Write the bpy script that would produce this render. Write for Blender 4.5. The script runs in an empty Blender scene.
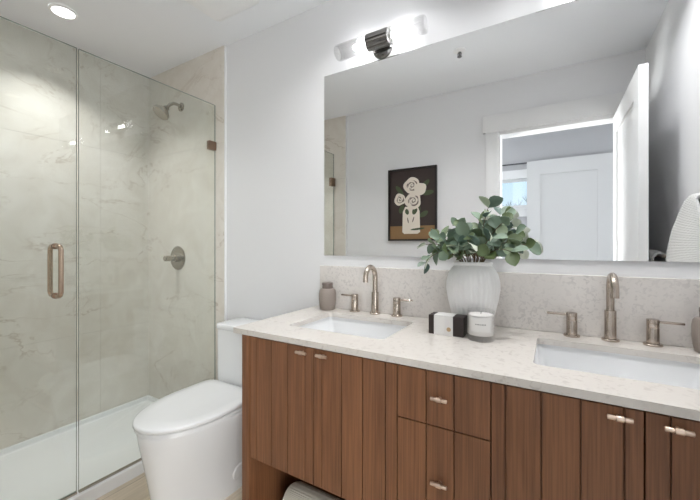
import bpy, bmesh, math, random
from mathutils import Vector, Matrix
random.seed(7)
PI = math.pi
SC = bpy.context.scene
COL = SC.collection

# ------------------------------------------------------------------ camera
CAM_X, CAM_Y, CAM_Z = 0.0, -1.454, 1.185
cam = bpy.data.cameras.new('camera')
cam.sensor_fit = 'HORIZONTAL'; cam.sensor_width = 36.0
cam.lens = 342.0 / 700.0 * 36.0
cam.shift_y = -5.0 / 700.0
cam.clip_start = 0.02; cam.clip_end = 100
camo = bpy.data.objects.new('camera', cam); COL.objects.link(camo)
camo.location = (CAM_X, CAM_Y, CAM_Z)
camo.rotation_euler = (PI/2, 0, 0.534)
SC.camera = camo

# ------------------------------------------------------------------ light levels
EXPOSURE = 0.64
SKY_STRENGTH = 0.85
VANITY_BULB = 32.0        # emission of each vanity bulb
DOWNLIGHT_W = 3.6
FILL_CAN_W = 3.1  # each of the two fill downlights added over the sinks
FILL_LEFT_W = 290.0          # fill light through two tall bedroom windows added behind the camera
FILL_RIGHT_W = 140.0
vs = SC.view_settings
vs.view_transform = 'Standard'; vs.look = 'None'
vs.exposure = EXPOSURE; vs.gamma = 1.0; vs.use_curve_mapping = False

world = bpy.data.worlds.new('sky'); SC.world = world
world.use_nodes = True
nt = world.node_tree; nt.nodes.clear()
wo = nt.nodes.new('ShaderNodeOutputWorld'); wb = nt.nodes.new('ShaderNodeBackground')
tc = nt.nodes.new('ShaderNodeTexCoord'); sp = nt.nodes.new('ShaderNodeSeparateXYZ')
rp = nt.nodes.new('ShaderNodeValToRGB')
rp.color_ramp.elements[0].position = 0.0; rp.color_ramp.elements[0].color = (0.72, 0.82, 0.90, 1)
rp.color_ramp.elements[1].position = 0.28; rp.color_ramp.elements[1].color = (0.46, 0.70, 0.92, 1)
nt.links.new(tc.outputs['Generated'], sp.inputs[0]); nt.links.new(sp.outputs['Z'], rp.inputs[0])
nt.links.new(rp.outputs[0], wb.inputs['Color']); wb.inputs['Strength'].default_value = SKY_STRENGTH
nt.links.new(wb.outputs[0], wo.inputs[0])

def area_light(name, loc, rot, sx, sy, power, color=(1, 1, 1), shape='RECTANGLE', parent=None, spread=180):
    l = bpy.data.lights.new(name, 'AREA'); l.shape = shape; l.size = sx; l.size_y = sy
    l.energy = power; l.color = color; l.spread = math.radians(spread)
    o = bpy.data.objects.new(name, l); COL.objects.link(o)
    o.rotation_euler = rot
    if parent is not None:
        o.parent = parent; o.location = Vector(loc) - ORG[parent.name]
    else:
        o.location = loc
    return o

ORG = {}     # world position of every top-level object's own origin

# fill lamps outside two added, unseen bedroom windows
area_light('window_daylight', (-2.335, -2.78, 1.20), (PI/2, 0, 0), 1.4, 1.85, FILL_LEFT_W, (1.0, 0.995, 0.99))
area_light('window_daylight', (2.05, -2.78, 1.20), (PI/2, 0, 0), 2.3, 1.9, FILL_RIGHT_W, (1.0, 0.995, 0.99))

# ------------------------------------------------------------------ materials
def mat(name, color=(0.8, 0.8, 0.8), rough=0.5, metal=0.0, spec=0.5, emis=None, estr=0.0):
    m = bpy.data.materials.new(name); m.use_nodes = True
    b = m.node_tree.nodes['Principled BSDF']
    b.inputs['Base Color'].default_value = (*color, 1)
    b.inputs['Roughness'].default_value = rough
    b.inputs['Metallic'].default_value = metal
    b.inputs['Specular IOR Level'].default_value = spec
    if emis:
        b.inputs['Emission Color'].default_value = (*emis, 1)
        b.inputs['Emission Strength'].default_value = estr
    return m

def nodes(m):
    return m.node_tree.nodes, m.node_tree.links, m.node_tree.nodes['Principled BSDF']

def srgb(r, g, b):
    f = lambda c: (c/255/12.92) if c/255 <= 0.04045 else ((c/255+0.055)/1.055)**2.4
    return (f(r), f(g), f(b))

def bump_noise(m, scale, strength, dist=0.002, detail=3):
    N, L, b = nodes(m)
    t = N.new('ShaderNodeTexCoord'); n = N.new('ShaderNodeTexNoise')
    n.inputs['Scale'].default_value = scale; n.inputs['Detail'].default_value = detail
    bp = N.new('ShaderNodeBump'); bp.inputs['Strength'].default_value = strength; bp.inputs['Distance'].default_value = dist
    L.new(t.outputs['Object'], n.inputs['Vector']); L.new(n.outputs['Fac'], bp.inputs['Height'])
    L.new(bp.outputs[0], b.inputs['Normal'])

M = {}
M['paint'] = mat('wall_paint', (0.82, 0.82, 0.83), 0.55); bump_noise(M['paint'], 260, 0.06, 0.001)
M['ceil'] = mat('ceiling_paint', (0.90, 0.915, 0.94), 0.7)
M['trim'] = mat('white_trim_paint', (0.86, 0.86, 0.86), 0.35)
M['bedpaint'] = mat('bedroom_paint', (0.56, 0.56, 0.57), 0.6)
M['doorpaint'] = mat('satin_white_door_paint', (0.74, 0.74, 0.735), 0.35)
M['accent'] = mat('deep_blue_grey_paint', (0.10, 0.11, 0.125), 0.6)  # dark lining colour, added to soak up bounced light
M['carpet'] = mat('dark_carpet', (0.14, 0.135, 0.13), 0.95, spec=0.1); bump_noise(M['carpet'], 400, 0.4, 0.004)  # floor made dark to weaken light bouncing inside the bedroom
M['porcelain'] = mat('white_porcelain', (0.86, 0.865, 0.87), 0.08, spec=0.6)
M['acrylic'] = mat('white_acrylic', (0.87, 0.87, 0.875), 0.22)
M['nickel'] = mat('brushed_nickel', srgb(192, 180, 169), 0.22, 1.0)
M['bronze'] = mat('champagne_metal', srgb(190, 168, 150), 0.25, 1.0)
M['shower_nickel'] = mat('shower_nickel', srgb(172, 166, 156), 0.25, 1.0)
M['clamp'] = mat('bronze_clamp', srgb(150, 128, 112), 0.3, 1.0)
M['pull'] = mat('champagne_pull', srgb(226, 205, 188), 0.30, 1.0)
M['chrome'] = mat('chrome', (0.8, 0.8, 0.8), 0.08, 1.0)
M['gunmetal'] = mat('gunmetal', (0.22, 0.215, 0.21), 0.22, 1.0)
M['mirror'] = mat('mirror_silver', (0.95, 0.955, 0.955), 0.0, 1.0)
M['mirror_edge'] = mat('mirror_edge', (0.25, 0.27, 0.27), 0.2)
M['stoneware'] = mat('taupe_stoneware', srgb(150, 139, 131), 0.55); bump_noise(M['stoneware'], 300, 0.08, 0.001)
M['stoneware_dark'] = mat('taupe_pump', srgb(120, 108, 102), 0.45)
M['vase'] = mat('white_ceramic', (0.93, 0.925, 0.915), 0.3)
M['wax'] = mat('white_wax', (0.86, 0.84, 0.81), 0.6)
M['paper'] = mat('white_paper', (0.82, 0.81, 0.79), 0.6)
M['ink'] = mat('grey_ink', (0.35, 0.34, 0.33), 0.6)
M['seal'] = mat('tan_seal', srgb(205, 175, 135), 0.5)
M['boxbrown'] = mat('dark_brown_card', srgb(44, 33, 30), 0.45)
M['frame'] = mat('black_brown_frame', srgb(34, 27, 25), 0.4)
M['canvas'] = mat('dark_brown_canvas', srgb(58, 46, 43), 0.7)
M['tan'] = mat('tan_paint', srgb(142, 110, 72), 0.7)
M['cream'] = mat('cream_paint', srgb(232, 222, 208), 0.7)
M['pleaf'] = mat('green_paint', srgb(74, 86, 58), 0.7)
M['pline'] = mat('grey_brown_paint', srgb(120, 108, 100), 0.7)
M['stem'] = mat('brown_stem', srgb(104, 84, 62), 0.6)
M['seam'] = mat('dark_gap', srgb(38, 26, 20), 0.8)
M['fan'] = mat('white_plastic', (0.93, 0.93, 0.93), 0.4)
M['rail'] = mat('dark_rail', (0.08, 0.08, 0.085), 0.5)
M['bark'] = mat('bark', (0.20, 0.19, 0.19), 0.9)
M['ground'] = mat('outdoor_ground', (0.35, 0.36, 0.30), 0.9)
M['bulb'] = mat('lit_bulb', (1, 1, 1), 0.4, emis=(0.985, 0.99, 1.0), estr=VANITY_BULB)
M['lens'] = mat('lit_lens', (1, 1, 1), 0.4, emis=(1.0, 0.98, 0.95), estr=6.0)

M['lens_dim'] = mat('frosted_lit_lens', (0.8, 0.8, 0.8), 0.5, emis=(1.0, 0.98, 0.95), estr=0.8)  # weak glow for the added fill downlights only

def glass_mat(name, tint, ior=1.5, rough=0.0, boost=1.0):
    m = bpy.data.materials.new(name); m.use_nodes = True
    N, L = m.node_tree.nodes, m.node_tree.links; N.clear()
    o = N.new('ShaderNodeOutputMaterial'); mx = N.new('ShaderNodeMixShader')
    t = N.new('ShaderNodeBsdfTransparent'); g = N.new('ShaderNodeBsdfGlossy')
    t.inputs[0].default_value = (*tint, 1); g.inputs['Roughness'].default_value = rough
    g.inputs[0].default_value = (1, 1, 1, 1)
    fr = N.new('ShaderNodeFresnel'); ge = N.new('ShaderNodeNewGeometry'); mr = N.new('ShaderNodeMapRange')
    mr.inputs['To Min'].default_value = ior; mr.inputs['To Max'].default_value = 1.0/ior
    L.new(ge.outputs['Backfacing'], mr.inputs['Value']); L.new(mr.outputs[0], fr.inputs['IOR'])
    mu = N.new('ShaderNodeMath'); mu.operation = 'MULTIPLY'; mu.inputs[1].default_value = boost; mu.use_clamp = True
    L.new(fr.outputs[0], mu.inputs[0])
    L.new(mu.outputs[0], mx.inputs[0]); L.new(t.outputs[0], mx.inputs[1]); L.new(g.outputs[0], mx.inputs[2])
    L.new(mx.outputs[0], o.inputs[0])
    return m
M['glass'] = glass_mat('shower_glass', (0.950, 0.972, 0.960))
M['clear'] = glass_mat('clear_glass', (0.97, 0.97, 0.97))
M['fluted'] = glass_mat('fluted_glass', (0.90, 0.90, 0.90), boost=1.6)
M['pane'] = glass_mat('window_glass', (0.97, 0.98, 0.98))
M['glass_edge'] = mat('glass_edge', srgb(142, 150, 142), 0.15)

def wood_mat(name, c1, c2):
    m = mat(name, c1, 0.42); N, L, b = nodes(m)
    t = N.new('ShaderNodeTexCoord')
    mp = N.new('ShaderNodeMapping'); mp.inputs['Scale'].default_value = (1, 1, 0.02)
    n = N.new('ShaderNodeTexNoise'); n.inputs['Scale'].default_value = 230; n.inputs['Detail'].default_value = 5
    mp2 = N.new('ShaderNodeMapping'); mp2.inputs['Scale'].default_value = (1, 1, 0.10)
    n2 = N.new('ShaderNodeTexNoise'); n2.inputs['Scale'].default_value = 16; n2.inputs['Detail'].default_value = 3
    L.new(t.outputs['Object'], mp.inputs[0]); L.new(mp.outputs[0], n.inputs['Vector'])
    L.new(t.outputs['Object'], mp2.inputs[0]); L.new(mp2.outputs[0], n2.inputs['Vector'])
    mix = N.new('ShaderNodeMix'); mix.data_type = 'FLOAT'; mix.inputs[0].default_value = 0.38
    L.new(n.outputs['Fac'], mix.inputs[2]); L.new(n2.outputs['Fac'], mix.inputs[3])
    r = N.new('ShaderNodeValToRGB')
    r.color_ramp.elements[0].position = 0.36; r.color_ramp.elements[0].color = (*c2, 1)
    r.color_ramp.elements[1].position = 0.62; r.color_ramp.elements[1].color = (*c1, 1)
    L.new(mix.outputs[0], r.inputs[0]); L.new(r.outputs[0], b.inputs['Base Color'])
    bp = N.new('ShaderNodeBump'); bp.inputs['Strength'].default_value = 0.15; bp.inputs['Distance'].default_value = 0.0008
    L.new(n.outputs['Fac'], bp.inputs['Height']); L.new(bp.outputs[0], b.inputs['Normal'])
    return m
M['wood'] = wood_mat('walnut_stained_wood', srgb(140, 95, 64), srgb(107, 69, 45))

def floor_mat():
    m = mat('light_plank_tile', (0.6, 0.52, 0.42), 0.45); N, L, b = nodes(m)
    t = N.new('ShaderNodeTexCoord')
    mp = N.new('ShaderNodeMapping'); mp.inputs['Rotation'].default_value = (0, 0, PI/2)
    br = N.new('ShaderNodeTexBrick'); br.offset = 0.35
    br.inputs['Scale'].default_value = 1.0; br.inputs['Brick Width'].default_value = 1.2; br.inputs['Row Height'].default_value = 0.2
    br.inputs['Mortar Size'].default_value = 0.0015
    br.inputs['Color1'].default_value = (*srgb(230, 216, 196), 1); br.inputs['Color2'].default_value = (*srgb(221, 206, 185), 1)
    br.inputs['Mortar'].default_value = (*srgb(150, 135, 116), 1)
    L.new(t.outputs['Object'], mp.inputs[0]); L.new(mp.outputs[0], br.inputs['Vector'])
    mp2 = N.new('ShaderNodeMapping'); mp2.inputs['Scale'].default_value = (1, 0.06, 1)
    n = N.new('ShaderNodeTexNoise'); n.inputs['Scale'].default_value = 70; n.inputs['Detail'].default_value = 5
    L.new(t.outputs['Object'], mp2.inputs[0]); L.new(mp2.outputs[0], n.inputs['Vector'])
    r = N.new('ShaderNodeValToRGB'); r.color_ramp.elements[0].position = 0.3; r.color_ramp.elements[0].color = (0.80, 0.79, 0.77, 1)
    r.color_ramp.elements[1].position = 0.7; r.color_ramp.elements[1].color = (1, 1, 1, 1)
    L.new(n.outputs['Fac'], r.inputs[0])
    mx = N.new('ShaderNodeMix'); mx.data_type = 'RGBA'; mx.blend_type = 'MULTIPLY'; mx.inputs[0].default_value = 1.0
    L.new(br.outputs['Color'], mx.inputs[6]); L.new(r.outputs[0], mx.inputs[7]); L.new(mx.outputs[2], b.inputs['Base Color'])
    return m
M['floor'] = floor_mat()

def tile_mat(name, base, light, vein):
    """large format marble look porcelain; object coordinates are metres"""
    m = mat(name, base, 0.28); N, L, b = nodes(m)
    t = N.new('ShaderNodeTexCoord')
    # soft clouding
    n1 = N.new('ShaderNodeTexNoise'); n1.inputs['Scale'].default_value = 5.0; n1.inputs['Detail'].default_value = 9; n1.inputs['Roughness'].default_value = 0.62
    n1.inputs['Distortion'].default_value = 1.2
    L.new(t.outputs['Object'], n1.inputs['Vector'])
    r1 = N.new('ShaderNodeValToRGB'); r1.color_ramp.elements[0].position = 0.30; r1.color_ramp.elements[0].color = (*base, 1)
    r1.color_ramp.elements[1].position = 0.72; r1.color_ramp.elements[1].color = (*light, 1)
    L.new(n1.outputs['Fac'], r1.inputs[0])
    # thin veins: iso-lines of a stretched, distorted noise
    mp = N.new('ShaderNodeMapping'); mp.inputs['Rotation'].default_value = (0.6, 0.5, 0.3); mp.inputs['Scale'].default_value = (1.0, 1.0, 1.7)
    n2 = N.new('ShaderNodeTexNoise'); n2.inputs['Scale'].default_value = 1.5; n2.inputs['Detail'].default_value = 8; n2.inputs['Roughness'].default_value = 0.58
    n2.inputs['Distortion'].default_value = 0.7
    L.new(t.outputs['Object'], mp.inputs[0]); L.new(mp.outputs[0], n2.inputs['Vector'])
    r2 = N.new('ShaderNodeValToRGB'); e = r2.color_ramp.elements
    e[0].position = 0.0; e[0].color = (0, 0, 0, 1); e[1].position = 1.0; e[1].color = (0, 0, 0, 1)
    for p, v in ((0.490, 0), (0.5, 1), (0.506, 0)):
        q = e.new(p); q.color = (v, v, v, 1)
    L.new(n2.outputs['Fac'], r2.inputs[0])
    n3 = N.new('ShaderNodeTexNoise'); n3.inputs['Scale'].default_value = 3.0
    L.new(t.outputs['Object'], n3.inputs['Vector'])
    r3 = N.new('ShaderNodeMapRange'); r3.inputs['From Min'].default_value = 0.36; r3.inputs['From Max'].default_value = 0.68
    r3.inputs['To Max'].default_value = 0.85
    L.new(n3.outputs['Fac'], r3.inputs[0])
    mul = N.new('ShaderNodeMath'); mul.operation = 'MULTIPLY'
    L.new(r2.outputs[0], mul.inputs[0]); L.new(r3.outputs[0], mul.inputs[1])
    mx = N.new('ShaderNodeMix'); mx.data_type = 'RGBA'; mx.inputs[7].default_value = (*vein, 1)
    L.new(mul.outputs[0], mx.inputs[0]); L.new(r1.outputs[0], mx.inputs[6])
    L.new(mx.outputs[2], b.inputs['Base Color'])
    return m
M['tile'] = tile_mat('marble_look_tile', srgb(218, 211, 200), srgb(232, 227, 219), srgb(184, 170, 153))
M['grout'] = mat('grout', srgb(186, 178, 166), 0.8)

def quartz_mat(name, base, speck, dens, scale=62):
    m = mat(name, base, 0.22); N, L, b = nodes(m)
    t = N.new('ShaderNodeTexCoord')
    n = N.new('ShaderNodeTexNoise'); n.inputs['Scale'].default_value = scale; n.inputs['Detail'].default_value = 2; n.inputs['Roughness'].default_value = 0.4
    n.inputs['Distortion'].default_value = 0.8
    L.new(t.outputs['Object'], n.inputs['Vector'])
    r = N.new('ShaderNodeValToRGB'); r.color_ramp.elements[0].position = dens; r.color_ramp.elements[0].color = (0, 0, 0, 1)
    r.color_ramp.elements[1].position = dens + 0.10; r.color_ramp.elements[1].color = (1, 1, 1, 1)
    L.new(n.outputs['Fac'], r.inputs[0])
    n2 = N.new('ShaderNodeTexNoise'); n2.inputs['Scale'].default_value = 9; n2.inputs['Detail'].default_value = 5
    L.new(t.outputs['Object'], n2.inputs['Vector'])
    r2 = N.new('ShaderNodeMapRange'); r2.inputs['From Min'].default_value = 0.35; r2.inputs['From Max'].default_value = 0.65; r2.inputs['To Min'].default_value = 0.15; r2.inputs['To Max'].default_value = 0.75
    L.new(n2.outputs['Fac'], r2.inputs[0])
    mu = N.new('ShaderNodeMath'); mu.operation = 'MULTIPLY'; L.new(r.outputs[0], mu.inputs[0]); L.new(r2.outputs[0], mu.inputs[1])
    mx = N.new('ShaderNodeMix'); mx.data_type = 'RGBA'; mx.inputs[6].default_value = (*base, 1); mx.inputs[7].default_value = (*speck, 1)
    L.new(mu.outputs[0], mx.inputs[0]); L.new(mx.outputs[2], b.inputs['Base Color'])
    return m
M['quartz'] = quartz_mat('white_quartz', srgb(220, 214, 207), srgb(198, 190, 183), 0.56)
M['quartz_splash'] = quartz_mat('speckled_quartz', srgb(228, 223, 218), srgb(203, 198, 194), 0.52, 80)

def leaf_mat():
    m = mat('eucalyptus_leaf', (0.2, 0.25, 0.15), 0.5); N, L, b = nodes(m)
    g = N.new('ShaderNodeNewGeometry')
    r = N.new('ShaderNodeValToRGB'); r.color_ramp.interpolation = 'LINEAR'
    e = r.color_ramp.elements
    e[0].position = 0.0; e[0].color = (*srgb(70, 88, 60), 1)
    e[1].position = 1.0; e[1].color = (*srgb(232, 236, 222), 1)
    for p, c in ((0.16, (100, 116, 68)), (0.32, (90, 114, 106)), (0.48, (132, 146, 102)), (0.64, (124, 148, 138)), (0.80, (188, 200, 176))):
        q = e.new(p); q.color = (*srgb(*c), 1)
    L.new(g.outputs['Random Per Island'], r.inputs[0]); L.new(r.outputs[0], b.inputs['Base Color'])
    b.inputs['Subsurface Weight'].default_value = 0.0
    return m
M['leaf'] = leaf_mat()

def towel_mat(name, col, scale):
    m = mat(name, col, 0.95, spec=0.1); N, L, b = nodes(m)
    t = N.new('ShaderNodeTexCoord')
    w1 = N.new('ShaderNodeTexWave'); w1.bands_direction = 'Z'; w1.inputs['Scale'].default_value = scale; w1.inputs['Distortion'].default_value = 0.4
    w2 = N.new('ShaderNodeTexWave'); w2.bands_direction = 'DIAGONAL'; w2.inputs['Scale'].default_value = scale; w2.inputs['Distortion'].default_value = 0.4
    L.new(t.outputs['Object'], w1.inputs['Vector']); L.new(t.outputs['Object'], w2.inputs['Vector'])
    ad = N.new('ShaderNodeMath'); L.new(w1.outputs['Fac'], ad.inputs[0]); L.new(w2.outputs['Fac'], ad.inputs[1])
    bp = N.new('ShaderNodeBump'); bp.inputs['Strength'].default_value = 0.6; bp.inputs['Distance'].default_value = 0.003
    L.new(ad.outputs[0], bp.inputs['Height']); L.new(bp.outputs[0], b.inputs['Normal'])
    return m
M['towel'] = towel_mat('white_waffle_towel', (0.86, 0.855, 0.84), 48)
M['towel2'] = towel_mat('cream_waffle_towel', srgb(230, 225, 211), 110)

# ------------------------------------------------------------------ mesh helpers
def box(bm, x0, x1, y0, y1, z0, z1, bev=0.0, seg=2, mi=0):
    r = bmesh.ops.create_cube(bm, size=1.0)
    vv = r['verts']
    for v in vv:
        v.co = Vector(((x0+x1)/2 + v.co.x*(x1-x0), (y0+y1)/2 + v.co.y*(y1-y0), (z0+z1)/2 + v.co.z*(z1-z0)))
    fs = list({f for v in vv for f in v.link_faces})
    for f in fs: f.material_index = mi
    if bev > 0:
        es = list({e for v in vv for e in v.link_edges})
        bmesh.ops.bevel(bm, geom=es, offset=bev, segments=seg, profile=0.5, affect='EDGES')

def frame_of(axis):
    a = Vector(axis).normalized()
    u = a.orthogonal().normalized(); return u, a.cross(u), a

def lathe(bm, prof, c=(0, 0, 0), axis=(0, 0, 1), n=32, mi=0, mod=None, cap=True):
    """prof: list of (radius, height along axis)"""
    u, v, a = frame_of(axis) if tuple(axis) != (0, 0, 1) else (Vector((1, 0, 0)), Vector((0, 1, 0)), Vector((0, 0, 1)))
    c = Vector(c); rings = []
    for (r, h) in prof:
        ring = []
        for k in range(n):
            t = 2*PI*k/n
            rr = r * (mod(t, h) if mod else 1)
            ring.append(bm.verts.new(c + a*h + (u*math.cos(t) + v*math.sin(t))*rr))
        rings.append(ring)
    for i in range(len(rings)-1):
        for k in range(n):
            f = bm.faces.new((rings[i][k], rings[i][(k+1) % n], rings[i+1][(k+1) % n], rings[i+1][k])); f.material_index = mi
    if cap:
        f = bm.faces.new(list(reversed(rings[0]))); f.material_index = mi
        f = bm.faces.new(rings[-1]); f.material_index = mi

def tube(bm, pts, rad, n=14, mi=0, cap=True):
    pts = [Vector(p) for p in pts]
    if not isinstance(rad, (list, tuple)): rad = [rad]*len(pts)
    up = None; rings = []
    for i, p in enumerate(pts):
        d = (pts[min(i+1, len(pts)-1)] - pts[max(i-1, 0)]).normalized()
        if up is None: up = d.orthogonal().normalized()
        else:
            up = (up - d*up.dot(d)); up.normalize()
        w = d.cross(up)
        rings.append([bm.verts.new(p + (up*math.cos(2*PI*k/n) + w*math.sin(2*PI*k/n))*rad[i]) for k in range(n)])
    for i in range(len(rings)-1):
        for k in range(n):
            f = bm.faces.new((rings[i][k], rings[i][(k+1) % n], rings[i+1][(k+1) % n], rings[i+1][k])); f.material_index = mi
    if cap:
        f = bm.faces.new(list(reversed(rings[0]))); f.material_index = mi
        f = bm.faces.new(rings[-1]); f.material_index = mi

def loft(bm, rings, cap0=True, cap1=True, mi=0):
    R = [[bm.verts.new(p) for p in r] for r in rings]; n = len(R[0])
    for i in range(len(R)-1):
        for k in range(n):
            f = bm.faces.new((R[i][k], R[i][(k+1) % n], R[i+1][(k+1) % n], R[i+1][k])); f.material_index = mi
    if cap0: bm.faces.new(list(reversed(R[0]))).material_index = mi
    if cap1: bm.faces.new(R[-1]).material_index = mi

def rrect(x0, x1, y0, y1, r, z, n=6):
    out = []
    for (cx, cy, a0) in ((x1-r, y1-r, 0), (x0+r, y1-r, PI/2), (x0+r, y0+r, PI), (x1-r, y0+r, 1.5*PI)):
        for k in range(n+1):
            a = a0 + PI/2*k/n
            out.append(Vector((cx + r*math.cos(a), cy + r*math.sin(a), z)))
    return out

def obj(name, bm, mats, parent=None, smooth=True, angle=35, origin=None):
    """link a bmesh (in world coordinates) as ONE mesh object"""
    if not isinstance(mats, (list, tuple)): mats = [mats]
    o0 = ORG[parent.name] if parent is not None else Vector(origin if origin is not None else (0, 0, 0))
    bmesh.ops.recalc_face_normals(bm, faces=bm.faces[:])
    if o0.length > 0: bmesh.ops.translate(bm, verts=bm.verts[:], vec=-o0)
    me = bpy.data.meshes.new(name); bm.to_mesh(me); bm.free()
    for m in mats: me.materials.append(m)
    if smooth:
        me.polygons.foreach_set('use_smooth', [True]*len(me.polygons))
        me.set_sharp_from_angle(angle=math.radians(angle))
    o = bpy.data.objects.new(name, me); COL.objects.link(o)
    if parent is not None: o.parent = parent
    else: o.location = o0
    ORG[o.name] = o0.copy()
    return o

def tag(o, label, cat, group=None):
    o['label'] = label; o['category'] = cat
    if group: o['group'] = group
    return o

def thing(name, label, cat, loc, group=None):
    o = bpy.data.objects.new(name, None); COL.objects.link(o); o.location = loc
    o.empty_display_size = 0.05
    ORG[o.name] = Vector(loc)
    return tag(o, label, cat, group)

def struct(name, bm, m, parent=None, label=None, **k):
    o = obj(name, bm, m, parent, **k)
    if parent is None: o['kind'] = 'structure'
    if label: o['label'] = label
    return o

def B(): return bmesh.new()

def copy_thing(root, delta, label):
    r = root.copy(); COL.objects.link(r); r.location = root.location + Vector(delta); r['label'] = label
    ORG[r.name] = Vector(r.location)
    for ch in list(root.children):
        c = ch.copy(); COL.objects.link(c); c.parent = r
        for g in list(ch.children):
            d = g.copy(); COL.objects.link(d); d.parent = c
    return r

# ------------------------------------------------------------------ dimensions
ZC = 2.435                       # ceiling
XL, XR = -2.613, 0.512           # left (shower) wall, right wall
YR = -1.393                      # rear wall face
XT = -1.766                      # end of the tile on the back wall
XTR = -1.717                     # end of the tile on the rear wall
YW = -1.513                      # bedroom side of the rear wall
DX0, DX1, DZ = -0.36, 0.39, 2.045  # doorway
BX0, BX1, BY = -3.3, 3.4, -2.60  # bedroom

# ------------------------------------------------------------------ setting
bm = B(); box(bm, BX0-0.1, BX1+0.1, BY-0.1, 0.1, -0.1, 0); struct('floor', bm, M['floor'], smooth=False)
bm = B(); box(bm, BX0-0.1, BX1+0.1, BY-0.1, 0.1, ZC, ZC+0.1); struct('ceiling', bm, M['ceil'], smooth=False)
bm = B(); box(bm, XL-0.1, XR+0.1, 0, 0.1, 0, ZC); struct('wall_back', bm, M['paint'], smooth=False)
bm = B(); box(bm, XL-0.1, XL-0.012, YR, 0, 0, ZC); struct('wall_left', bm, M['paint'], smooth=False)
bm = B(); box(bm, XR, XR+0.1, YR, 0, 0, ZC); struct('wall_right', bm, M['paint'], smooth=False)
bm = B()
box(bm, BX0-0.1, DX0, YW, YR, 0, ZC); box(bm, DX1, BX1+0.1, YW, YR, 0, ZC); box(bm, DX0, DX1, YW, YR, DZ, ZC)
struct('wall_rear', bm, M['paint'], smooth=False)
# bedroom shell
WINS = [(-3.05, -1.62, 0.25, 2.15), (-1.40, -0.10, 1.575, 1.89), (0.90, 3.20, 0.25, 2.15)]  # the two tall windows are added, unseen, to let fill light in
bm = B()
xs = [BX0-0.1] + [v for w in WINS for v in w[:2]] + [BX1+0.1]
for k in range(0, len(xs), 2): box(bm, xs[k], xs[k+1], BY-0.1, BY, 0, ZC)
for (a, b_, z0, z1) in WINS:
    box(bm, a, b_, BY-0.1, BY, 0, z0); box(bm, a, b_, BY-0.1, BY, z1, ZC)
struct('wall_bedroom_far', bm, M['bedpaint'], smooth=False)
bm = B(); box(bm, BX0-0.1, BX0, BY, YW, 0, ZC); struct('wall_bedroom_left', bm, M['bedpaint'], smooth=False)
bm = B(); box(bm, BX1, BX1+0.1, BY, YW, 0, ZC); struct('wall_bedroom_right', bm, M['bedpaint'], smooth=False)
bm = B(); box(bm, BX0, DX0-0.11, YW-0.010, YW, 0, ZC); box(bm, DX1+0.11, BX1, YW-0.010, YW, 0, ZC); box(bm, DX0-0.11, DX1+0.11, YW-0.010, YW, DZ+0.14, ZC)
struct('wall_bedroom_near', bm, M['accent'], smooth=False)  # added dark lining, unseen, keeps bounced light off the bedroom door
bm = B(); box(bm, BX0, BX1, BY, YW-0.001, 0.0002, 0.012); struct('floor_bedroom', bm, M['carpet'], smooth=False)  # unseen dark covering, added to cut light bouncing off the floor
bm = B(); box(bm, BX0, BX1, BY, YW-0.001, ZC-0.012, ZC-0.0002); struct('ceiling_bedroom', bm, M['bedpaint'], smooth=False)  # grey sheet added under the white ceiling to reduce bounce
for n_, (a, b_, z0, z1) in enumerate(WINS):
    bm = B(); f = 0.035
    box(bm, a, b_, BY-0.07, BY-0.03, z0, z0+f); box(bm, a, b_, BY-0.07, BY-0.03, z1-0.025, z1)
    box(bm, a, a+f, BY-0.07, BY-0.03, z0+f, z1-0.025); box(bm, b_-f, b_, BY-0.07, BY-0.03, z0+f, z1-0.025)
    w1 = struct('window_%d' % (n_+1), bm, M['trim'], smooth=False)
    bm = B(); box(bm, a+f, b_-f, BY-0.053, BY-0.047, z0+f, z1-f+0.01); obj('window_pane', bm, M['pane'], w1, smooth=False)
    bm = B(); t = 0.075
    box(bm, a-t, b_+t, BY, BY+0.018, z1, z1+0.09); box(bm, a-t, b_+t, BY, BY+0.018, z0-0.09, z0-0.02)
    box(bm, a-t-0.02, b_+t+0.02, BY, BY+0.03, z0-0.02, z0)
    box(bm, a-t, a, BY, BY+0.018, z0, z1); box(bm, b_, b_+t, BY, BY+0.018, z0, z1)
    struct('trim_%d' % (n_+10), bm, M['trim'], smooth=False)
# white panelled sliding door in the bedroom and its rail
def panel_door(bm, x0, x1, y0, y1, z0, z1, rails, stile, face_depth=0.012):
    """shaker door: slab plus raised stiles and rails on both faces"""
    ym0, ym1 = y0+face_depth, y1-face_depth
    box(bm, x0, x1, ym0, ym1, z0, z1)
    for (a, b_) in ((y0, ym0), (ym1, y1)):
        box(bm, x0, x0+stile, a, b_, z0, z1); box(bm, x1-stile, x1, a, b_, z0, z1)
        for (r0, r1) in rails: box(bm, x0+stile, x1-stile, a, b_, r0, r1)
bm = B(); panel_door(bm, -0.225, 0.49, BY+0.035, BY+0.075, 0.012, 2.043, [(0.012, 0.25), (1.90, 2.043)], 0.12)
struct('door_2', bm, M['doorpaint'], smooth=False, label='white shaker panel door on a rail seen through the doorway')
bm = B(); box(bm, -1.5, 0.8, BY+0.02, BY+0.032, 2.036, 2.048); struct('trim_1', bm, M['rail'], smooth=False)
bm = B()
for k in range(4): box(bm, -1.45+k*0.7, -1.42+k*0.7, BY, BY+0.02, 2.025, 2.055)
struct('trim_2', bm, M['rail'], smooth=False)
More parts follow.
